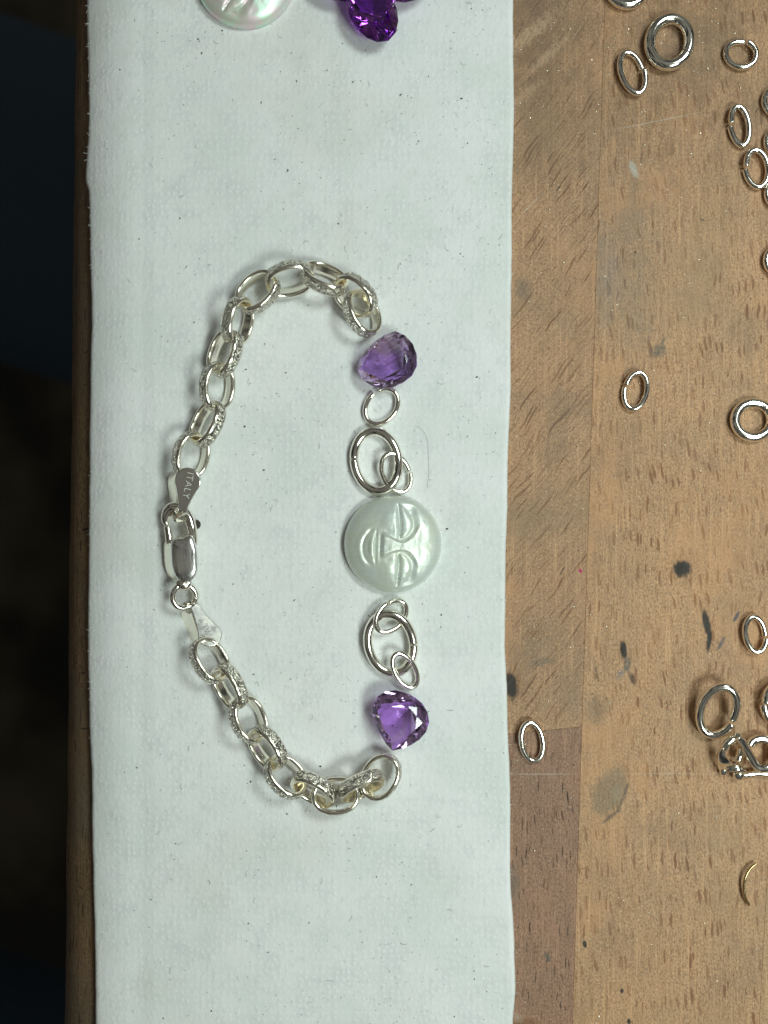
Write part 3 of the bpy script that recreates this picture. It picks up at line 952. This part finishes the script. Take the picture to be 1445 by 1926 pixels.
# oval stones at the top edge
def oval_px(c, a, b, rot, n=32):
    out = []
    for k in range(n):
        t_ = 2 * math.pi * k / n
        x, y = a * math.cos(t_), b * math.sin(t_)
        out.append((c[0] + x * math.cos(R(rot)) - y * math.sin(R(rot)), c[1] + x * math.sin(R(rot)) + y * math.cos(R(rot))))
    return out
gov = 'oval purple stones at the top edge'
gem('oval_stone', oval_px((700, 18), 66, 44, 62), (702, 20), (704, 20), M_AM3, 'deep purple oval faceted stone standing out lowest at the top edge', 'crown', crown=0.12, pav=0.22, tab=0.6, group=gov, base=ZT + 0.0)
gem('oval_stone', oval_px((632, -44), 60, 42, 30), (632, -44), (632, -44), M_AM3, 'dark purple stone edge peeking in beside the moon cameo', 'crown', crown=0.10, pav=0.2, tab=0.6, group=gov)
gem('oval_stone', oval_px((775, -42), 58, 40, -35), (775, -42), (775, -42), M_AM3, 'purple stone edge peeking in to the right of the deep purple oval', 'crown', crown=0.10, pav=0.2, tab=0.6, group=gov)

# ---- carved moon faces
def moon_h(s, t_):
    """carved relief (cm): s towards the forehead, t across; unit disc"""
    r = math.hypot(s, t_)
    wob = noise.noise(Vector((s * 2.2, t_ * 2.2, 3.1)))
    s += 0.018 * math.sin(2.6 * t_) + 0.02 * wob
    t_ = t_ - 0.03 + 0.02 * noise.noise(Vector((s * 2.5, t_ * 2.5, 8.4)))
    at = abs(t_)
    dome = 0.165 * max(0.0, 1 - r ** 2.6) ** 0.62
    fade = 1 - sstep(0.80, 0.97, r)
    w = 0.105 + 0.165 * sstep(0.17, -0.24, s) + 0.55 * sstep(0.22, 0.80, s)
    f = 0.0
    # nose and brow ridge
    hn = lerp_table([(-0.27, 0.0), (-0.17, 0.064), (-0.05, 0.058), (0.2, 0.038), (0.45, 0.016), (0.6, 0.0)], s)
    f += hn * (1 - sstep(w * 0.55, w * 1.08, at))
    # eye sockets
    sock = sstep(w * 0.85, w * 1.2, at) * (1 - sstep(0.72, 0.92, at)) * sstep(0.02, 0.16, s) * (1 - sstep(0.36, 0.56, s - 0.25 * max(0, 0.5 - at)))
    f -= 0.040 * sock
    bend = 0.12 * max(0.0, at - 0.4) ** 2
    if 0.15 < at < 0.88:
        q = (at - 0.15) / 0.73
        wid = 0.125 * (math.sin(math.pi * q ** 0.72)) ** 0.8 + 0.004
        g = 1 - ((s - 0.14 + bend - wid) / wid) ** 2
        if g > 0:
            f += 0.050 * g ** 0.6 * min(1.0, wid / 0.06)
    # lid line
    f -= 0.026 * math.exp(-((s - 0.135 + bend) / 0.024) ** 2) * sstep(0.16, 0.28, at) * (1 - sstep(0.76, 0.88, at))
    # cheeks
    f += 0.024 * math.exp(-((s + 0.08) / 0.17) ** 2 - ((at - 0.5) / 0.22) ** 2)
    f -= 0.012 * math.exp(-((s + 0.10) / 0.16) ** 2 - ((at - 0.29) / 0.05) ** 2)
    # lips
    tt = (t_ - 0.02)
    f += 0.015 * math.exp(-((s + 0.300 + 0.10 * tt * tt) / 0.050) ** 2) * math.exp(-(tt / 0.24) ** 4)
    f -= 0.034 * math.exp(-((s + 0.362 - 0.12 * tt * tt) / 0.020) ** 2) * math.exp(-(tt / 0.30) ** 4)
    f += 0.032 * math.exp(-((s + 0.435 - 0.5 * tt * tt) / 0.055) ** 2) * math.exp(-(tt / 0.22) ** 4)
    # groove round the chin and mouth
    rho = math.hypot(s + 0.22, tt * 0.95)
    ang = abs(math.atan2(tt, -(s + 0.22)))
    f -= 0.015 * math.exp(-((rho - 0.40) / 0.035) ** 2) * (1 - sstep(0.9, 1.25, ang))
    f += 0.012 * math.exp(-((rho - 0.47) / 0.05) ** 2) * (1 - sstep(0.7, 1.1, ang))
    return dome + 0.60 * f * fade + fade * (0.0022 * noise.noise(Vector((s * 9, t_ * 9, 1.0))) + 0.0010 * noise.noise(Vector((s * 24, t_ * 24, 2.0))))

def moon(name, c_px, r_px, rot, mat, label, group):
    """rot: picture angle (deg clockwise from +x) of the forehead direction"""
    rad = r_px / PPC
    C = P(c_px[0], c_px[1], ZT + 0.06)
    ex = Vector((math.cos(R(-rot)), math.sin(R(-rot)), 0)); ey = Vector((-ex.y, ex.x, 0)) * -1
    V, F = [], []
    NR, NA = 110, 220
    V.append(C + Vector((0, 0, 0.02 + moon_h(0, 0) * 1.0)))
    for i in range(1, NR + 1):
        r = (i / NR) ** 0.85
        for k in range(NA):
            a = 2 * math.pi * k / NA
            s, t_ = r * math.cos(a), r * math.sin(a)
            V.append(C + ex * s * rad + ey * t_ * rad + Vector((0, 0, 0.02 + moon_h(s, t_))))
    for (rs, dz) in ((1.006, 0.0), (1.006, -0.04), (1.0, -0.056)):
        for k in range(NA):
            a = 2 * math.pi * k / NA
            V.append(C + ex * math.cos(a) * rad * rs + ey * math.sin(a) * rad * rs + Vector((0, 0, dz)))
    for k in range(NA):
        F.append((0, 1 + (k + 1) % NA, 1 + k))
    for i in range(NR + 2):
        for k in range(NA):
            k2 = (k + 1) % NA
            F.append((1 + i * NA + k, 1 + i * NA + k2, 1 + (i + 1) * NA + k2, 1 + (i + 1) * NA + k))
    F.append(tuple(1 + (NR + 2) * NA + k for k in range(NA)))
    o = mk(name, V, F, mat)
    import bmesh
    bm = bmesh.new(); bm.from_mesh(o.data)
    bmesh.ops.recalc_face_normals(bm, faces=bm.faces[:])
    bm.to_mesh(o.data); bm.free()
    return tag(o, label, 'cabochon', group)

def pearl(name, base, base2, film=0.0, rough=0.22):
    t = NT(name)
    o = t.obj()
    n1 = t.noise(o, 3.2, 3)
    st = t.noise(t.mul(o, (3, 26, 3)), 1.0, 3)
    c = t.mix(t.ramp(n1, 0.35, 0.7), base, base2)
    t.base(c)
    t.set(Roughness=t.ramp(st, 0.3, 0.7, rough, rough + 0.16), IOR=1.6)
    t.b.inputs['Subsurface Weight'].default_value = 0.6
    t.b.inputs['Subsurface Radius'].default_value = (0.10, 0.11, 0.09)
    t.b.inputs['Subsurface Scale'].default_value = 0.6
    t.b.inputs['Coat Weight'].default_value = 0.35
    t.b.inputs['Coat Roughness'].default_value = 0.12
    t.l(t.bump(st, 0.10, 0.006), t.b.inputs['Normal'])
    if film:
        t.b.inputs['Thin Film Thickness'].default_value = film
        t.b.inputs['Thin Film IOR'].default_value = 1.45
        # nacre: layered mirror-like sheen mixed in
    g = t.n('ShaderNodeBsdfAnisotropic') if hasattr(bpy.types, 'ShaderNodeBsdfAnisotropic') else t.n('ShaderNodeBsdfGlossy')
    g.inputs['Roughness'].default_value = 0.42
    t.val(g.inputs['Color'], t.mix(t.ramp(st, 0.3, 0.7), (0.85, 0.95, 0.93), (0.95, 0.95, 0.85)) if not film else
          t.mix(t.ramp(t.noise(o, 7, 3), 0.35, 0.65), (0.55, 0.98, 0.80), (1.0, 0.62, 0.82)))
    mx = t.n('ShaderNodeMixShader')
    mx.inputs[0].default_value = 0.40 if film else 0.24
    t.l(t.b.outputs[0], mx.inputs[1]); t.l(g.outputs[0], mx.inputs[2])
    t.l(mx.outputs[0], t.out.inputs['Surface'])
    return t.m
M_PEARL = pearl('moonstone_pearl', (0.65, 0.685, 0.595), (0.61, 0.665, 0.63))
M_NACRE = pearl('mother_of_pearl', (0.80, 0.77, 0.66), (0.76, 0.74, 0.70), film=420.0, rough=0.16)
moon('moon_face_cabochon', (739, 1023), 90.5, 0, M_PEARL, 'round pale green-white cabochon carved with a sleeping moon face, centre of the towel', 'carved moon faces')
moon('moon_face_cabochon', (462, -42), 93, 35, M_NACRE, 'cream mother-of-pearl carved cabochon cut off by the top edge', 'carved moon faces')

# ================================================================ LOOSE RINGS ON THE BENCH
G2 = 'loose jump rings on the bench'
RINGS = [
    # centre, half a, half b, rot, wire, gap at, gap, tilt, helix, label
    ((1180, -32), 51, 47, 90, 16, 215, 2, (0, 0), 0.0, 'thick ring cut off by the top edge of the bench'),
    ((1260, 79), 56, 48, 100, 18, 35, 1.5, (0, 3), 0.05, 'thick large round jump ring, the second biggest one near the top'),
    ((1190, 137), 46, 27, 72, 9.5, -18, 9, (180, 3), 0.05, 'narrow oval ring leaning against the thick large ring near the top'),
    ((1394, 102), 34, 30, 20, 9.5, -68, 10, (0, 2), 0.04, 'small nearly round ring alone at the top, split at its upper side'),
    ((1392, 237), 42, 22, 80, 9.5, 185, 12, (0, 2), 0.05, 'narrow oval split ring, upper of the two side by side on the right edge'),
    ((1424, 317), 40, 26, 80, 9.5, 182, 11, (0, 2), 0.05, 'oval split ring touching the ring pile on the right edge'),
    ((1458, 192), 30, 26, 80, 10, 0, 4, (0, 0), 0.02, 'ring mostly out of frame, highest of the right-edge pile'),
    ((1463, 268), 30, 27, 80, 10, 0, 4, (0, 0), 0.02, 'ring mostly out of frame, above the touching oval split ring'),
    ((1465, 365), 32, 28, 80, 10, 0, 4, (0, 0), 0.02, 'ring mostly out of frame, lowest of the right-edge pile'),
    ((1462, 491), 30, 27, 80, 11, 0, 4, (0, 0), 0.02, 'ring sliver standing alone on the right edge'),
    ((1196, 735), 40, 26, 102, 9.0, 205, 9, (0, 2), 0.04, 'narrow oval ring lying alone beside the grey stain'),
    ((1417, 790), 44, 42, 0, 16, -40, 1.5, (0, 0), 0.0, 'thick round ring cut by the right edge at mid height'),
    ((1421, 1193), 39, 25, 82, 9.5, 15, 9, (180, 3), 0.04, 'small oval ring beside the two blue ink strokes'),
    ((1351, 1337), 57, 40, 104, 13.5, 38, 6, (-60, 16), 0.05, 'large oval ring resting on the scroll finding'),
    ((1466, 1323), 46, 38, 90, 14, 180, 5, (180, 10), 0.04, 'thick ring sliver right of the large ring on the scroll finding'),
    ((1001, 1395), 43, 26, 80, 9.5, 155, 5, (180, 2), 0.05, 'oval ring on the dark plank, close to the towel')]
for (c, a, b, rot, w, ga, gp, ti, hx, lab) in RINGS:
    lift = 0.0
    if 'resting on' in lab: lift = 0.05
    jump_ring('jump_ring', c, a, b, rot, w, lab, G2, gap_at=ga, gap=gp, tilt=ti, helix=hx, base=0.0, lift=lift)

# scroll finding under the large ring (crop pixels: 11.56 per photo pixel from 1320,1370)
def QP(X, Y, z): return P(1320 + X / 11.56, 1370 + Y / 11.56, z)
fin = empty('scroll_finding', QP(800, 700, 0.0))
tag(fin, 'small silver scroll-shaped clasp finding with curled wire, under the large oval ring', 'finding')
w = 0.042
V, F, cp = tube(spline([QP(480, 450, 0.20), QP(560, 320, 0.22), QP(680, 240, 0.22), QP(800, 260, 0.20), QP(850, 400, 0.14), QP(830, 560, 0.10), QP(790, 700, 0.10)], 8), w, 12)
mk('wire_loop', V, F, M_SILVER, fin, flat=cp)
V, F, cp = tube(spline([QP(760, 180, 0.26), QP(860, 270, 0.24), QP(960, 440, 0.20), QP(1060, 620, 0.17), QP(1160, 780, 0.15), QP(1280, 860, 0.14), QP(1420, 850, 0.13), QP(1540, 740, 0.12), QP(1570, 560, 0.11),
                        QP(1540, 380, 0.10), QP(1450, 260, 0.10), QP(1300, 220, 0.10), QP(1160, 250, 0.10), QP(1080, 310, 0.11), QP(1040, 380, 0.12)], 8), 0.050, 12)
mk('wire_scroll', V, F, M_SILVER, fin, flat=cp)
V, F, cp = tube(spline([QP(900, 1000, 0.06), QP(1050, 1000, 0.06), QP(1200, 970, 0.06), QP(1350, 985, 0.06), QP(1560, 1010, 0.06)], 6), 0.036, 10)
mk('wire_rail', V, F, M_SILVER, fin, flat=cp)
# curved leaf-shaped plate
V, F = [], []
A = spline([QP(440, 420, 0.24), QP(370, 560, 0.20), QP(345, 740, 0.14), QP(380, 900, 0.08), QP(480, 960, 0.05)], 5)
B = spline([QP(500, 500, 0.25), QP(560, 640, 0.24), QP(680, 760, 0.22), QP(860, 820, 0.16), QP(1000, 930, 0.08)], 5)
C2 = spline([QP(470, 440, 0.26), QP(450, 640, 0.20), QP(520, 800, 0.20), QP(640, 880, 0.16), QP(760, 960, 0.06)], 5)
nA = len(A)
rows = []
for a_, c_, b_ in zip(A, C2, B):
    row = []
    for k in range(9):
        t_ = k / 8
        q = a_ * (1 - t_) ** 2 + c_ * (2 * t_ * (1 - t_)) + b_ * t_ ** 2
        row.append(q)
    rows.append(row)
for row in rows: V += row
off = len(V)
V += [v - Vector((0, 0, 0.025)) for v in V]
for i in range(nA - 1):
    for k in range(8):
        F.append((i * 9 + k, i * 9 + k + 1, (i + 1) * 9 + k + 1, (i + 1) * 9 + k))
        F.append((off + i * 9 + k, off + (i + 1) * 9 + k, off + (i + 1) * 9 + k + 1, off + i * 9 + k + 1))
for i in range(nA - 1):
    for k in (0, 8):
        F.append((i * 9 + k, (i + 1) * 9 + k, off + (i + 1) * 9 + k, off + i * 9 + k))
for k in range(8):
    for i in (0, nA - 1):
        F.append((i * 9 + k, i * 9 + k + 1, off + i * 9 + k + 1, off + i * 9 + k))
mk('leaf_plate', V, F, M_SILVER, fin)
for (X, Y, z, r_) in ((470, 945, 0.05, 0.045), (800, 1010, 0.065, 0.065), (945, 1030, 0.04, 0.036)):
    V, F = uvsphere(QP(X, Y, z), r_)
    mk('ball', V, F, M_SILVER, fin)
# raised ridge on the plate
V, F, cp = tube(spline([QP(540, 930, 0.13), QP(680, 895, 0.15), QP(820, 890, 0.15), QP(940, 950, 0.11), QP(1020, 1010, 0.06)], 6), [0.012 + 0.02 * math.sin(math.pi * i / 24) for i in range(25)], 10)
mk('ridge', V, F, M_SILVER, fin, flat=cp)

# wire clipping
V, F, cp = tube(spline([P(1423, 1624, 0.05), P(1412, 1633, 0.06), P(1403, 1648, 0.07), P(1399, 1668, 0.06), P(1402, 1688, 0.05), P(1409, 1702, 0.03)], 6), 0.016, 10)
tag(mk('wire_clipping', V, F, M_BRONZE, flat=cp), 'short curved clipping of yellow wire lying on bare wood', 'wire')

# ================================================================ DUST, LINT AND FILINGS
random.seed(11)
IV, IF = ico_pts()
def scatter(name, spots, mat, label=None, cat=None, flake=False):
    V, F = [], []
    for (px, py, r_) in spots:
        k = r_ / PPC
        base = P(px, py, 0)
        z = ground(base.x, base.y)
        c = P(px, py, z)
        rot = Matrix.Rotation(random.uniform(0, 6.28), 3, Vector((random.uniform(-1, 1), random.uniform(-1, 1), random.uniform(-1, 1) + 0.01)).normalized())
        o = len(V)
        if flake:
            tl = Matrix.Rotation(random.uniform(-0.45, 0.45), 3, 'X') @ Matrix.Rotation(random.uniform(-0.45, 0.45), 3, 'Y') @ Matrix.Rotation(random.uniform(0, 6.28), 3, 'Z')
            l_, w_ = random.uniform(0.8, 1.6), random.uniform(0.4, 0.8)
            for (a, b, d) in ((-l_, -w_, 0), (l_ * 0.8, -w_ * 0.7, 0), (l_, w_, 0), (-l_ * 0.7, w_ * 0.8, 0), (0, 0, 0.5)):
                V.append(c + Vector((0, 0, k * 0.7)) + tl @ Vector((a, b, d)) * k)
            for f in ((0, 1, 4), (1, 2, 4), (2, 3, 4), (3, 0, 4), (3, 2, 1, 0)):
                F.append(tuple(o + i for i in f))
        else:
            sc = Vector((random.uniform(0.5, 1.6), random.uniform(0.5, 1.0), random.uniform(0.3, 0.7)))
            for v in IV:
                V.append(c + Vector((0, 0, k * 0.3)) + rot @ Vector((v.x * sc.x, v.y * sc.y, v.z * sc.z)) * k * random.uniform(0.75, 1.2))
            F += [tuple(o + i for i in f) for f in IF]
    ob = mk(name, V, F, mat, smooth=False)
    return tag(ob, label, cat, kind='stuff')

spots = []
for i in range(3200):
    px = random.choice([random.uniform(180, 955), random.gauss(640, 160)]); py = random.uniform(0, 1926)
    if not (178 < px < 948): continue
    dens = noise.noise(Vector((px / 130, py / 130, 5.5))) + 0.25
    if random.random() > 0.35 + dens: continue
    r_ = random.choice([0.55, 0.65, 0.8, 0.9, 1.1]) if random.random() < 0.95 else random.uniform(1.3, 2.2)
    spots.append((px, py, r_))
spots += [(172, 224, 3.2), (830, 1156, 2.5), (380, 100, 2.2), (795, 1136, 2), (694, 1158, 2), (554, 1129, 2.5)]
scatter('dust', spots, M_SPECK, 'fine dark dust specks scattered over the white towel', 'dust')
spots = []
for i in range(90):
    px = random.uniform(975, 1445); py = random.uniform(0, 1926)
    spots.append((px, py, random.choice([0.7, 0.9, 1.1, 1.6])))
scatter('dust', spots, M_SPECK, 'dark grit specks scattered over the bare wood', 'dust')
spots = []
for i in range(2600):
    px = random.uniform(968, 1445); py = random.uniform(0, 1926)
    if random.random() < 0.45: px = random.gauss(1180, 130); py = random.choice([random.gauss(130, 120), random.gauss(1000, 330)])
    if not (968 < px < 1446 and 0 < py < 1926): continue
    spots.append((px, py, random.choice([0.45, 0.5, 0.55, 0.6, 0.7, 0.8, 0.9, 1.2])))
scatter('silver_filings', spots, M_FLAKE, 'glittering silver filings scattered over the bare wood', 'filings', flake=True)
spots = [(random.uniform(420, 940), random.uniform(200, 1900), random.choice([0.8, 1.0, 1.3])) for i in range(90)]
scatter('silver_filings', spots, M_FLAKE, 'sparse silver filings glinting on the white towel', 'filings', flake=True)

# lint: short curled fibres
V, F = [], []
def add_fibre(pts, r_):
    v, f, cp = tube(pts, r_, 5)
    o = len(V)
    V.extend(v); F.extend(tuple(o + i for i in q) for q in f)
for i in range(120):
    px, py = random.uniform(190, 945), random.uniform(0, 1926)
    if random.random() < 0.4: px = random.gauss(700, 120)
    if not 190 < px < 945: continue
    a = random.uniform(0, 6.28); L = random.uniform(4, 15); cv = random.uniform(-0.5, 0.5)
    pts = []
    x, y = px, py
    for k in range(6):
        q = P(x, y, 0); zz = ground(q.x, q.y) + 0.006 + 0.006 * math.sin(k)
        pts.append(P(x, y, zz))
        x += math.cos(a) * L / 5; y += math.sin(a) * L / 5; a += cv + random.uniform(-0.3, 0.3)
    add_fibre(pts, random.uniform(0.0008, 0.0016))
tag(mk('lint', V, F, M_FIBRE), 'tiny curled grey lint fibres strewn on the white towel', 'lint', kind='stuff')
V, F = [], []
for i in range(260):
    py = random.uniform(-20, 1946)
    left = random.random() < 0.5
    px = lerp_table(LE if left else RE, py) + (3 if left else -2)
    a = (math.pi if left else 0) + random.gauss(0, 0.7); L = random.uniform(3, 9)
    x, y = px, py
    q0 = P(px, py, 0)
    z0 = (bench_z(q0.x, q0.y) if left else 0) + random.uniform(0.035, 0.085)
    pts = []
    for k in range(4):
        pts.append(P(x, y, z0 + k * random.uniform(-0.004, 0.008)))
        x += math.cos(a) * L / 3; y += math.sin(a) * L / 3; a += random.uniform(-0.5, 0.5)
    add_fibre(pts, 0.0014)
tag(mk('lint', V, F, M_WFIBRE), 'white fuzz fibres along the towel edges', 'lint', kind='stuff')
hp = [P(x, y, ZT + 0.008) for x, y in ((781, 801), (792, 806), (801, 818), (805, 835), (806, 858), (807, 885), (805, 908), (804, 918))]
V, F, cp = tube(spline(hp, 6), 0.0010, 6)
tag(mk('stray_hair', V, F, M_FIBRE), 'thin grey stray hair curving beside the thin hooked ring', 'hair')

# ================================================================ PERSON SEATED AT THE BENCH (only a dark denim lap shows)
t = NT('dark_denim')
o_ = t.pos()
tw = t.noise(t.mul(t.rot(o_, 0.7), (9, 2, 9)), 1.0, 3)
t.base(t.mix(tw, (0.028, 0.054, 0.085), (0.045, 0.078, 0.115)))
t.set(Roughness=0.9)
t.l(t.bump(tw, 0.3, 0.05), t.b.inputs['Normal'])
me = bpy.data.meshes.new('person')
sk = [((-46, 0, -30), 16), ((-42, 19, -28), 10.0), ((-20, 14, -27), 6.9), ((8, 4.5, -26), 6.3), ((10, 4, -45), 5.6), ((9, 4, -66), 4.6), ((18, 4.5, -69), 3.6),
      ((-42, -18, -30), 10.0), ((-20, -25, -31), 6.9), ((8, -33, -32), 6.3), ((9, -33, -50), 5.6), ((8, -33, -66), 4.6), ((17, -34, -69), 3.6), ((-48, 0, -10), 15)]
ed = [(0, 1), (1, 2), (2, 3), (3, 4), (4, 5), (5, 6), (0, 7), (7, 8), (8, 9), (9, 10), (10, 11), (11, 12), (0, 13)]
me.from_pydata([Vector(a) for a, r_ in sk], ed, [])
person = link_obj(bpy.data.objects.new('person', me))
md = person.modifiers.new('skin', 'SKIN')
for i, (a, r_) in enumerate(sk):
    me.skin_vertices[0].data[i].radius = (r_, r_)
    me.skin_vertices[0].data[i].use_root = (i == 0)
md.use_smooth_shade = True
person.modifiers.new('sub', 'SUBSURF').levels = 2
person.modifiers['sub'].render_levels = 2
me.materials.append(t.m)
tag(person, 'person in dark blue denim seated at the bench, only the lap in shadow', 'person')
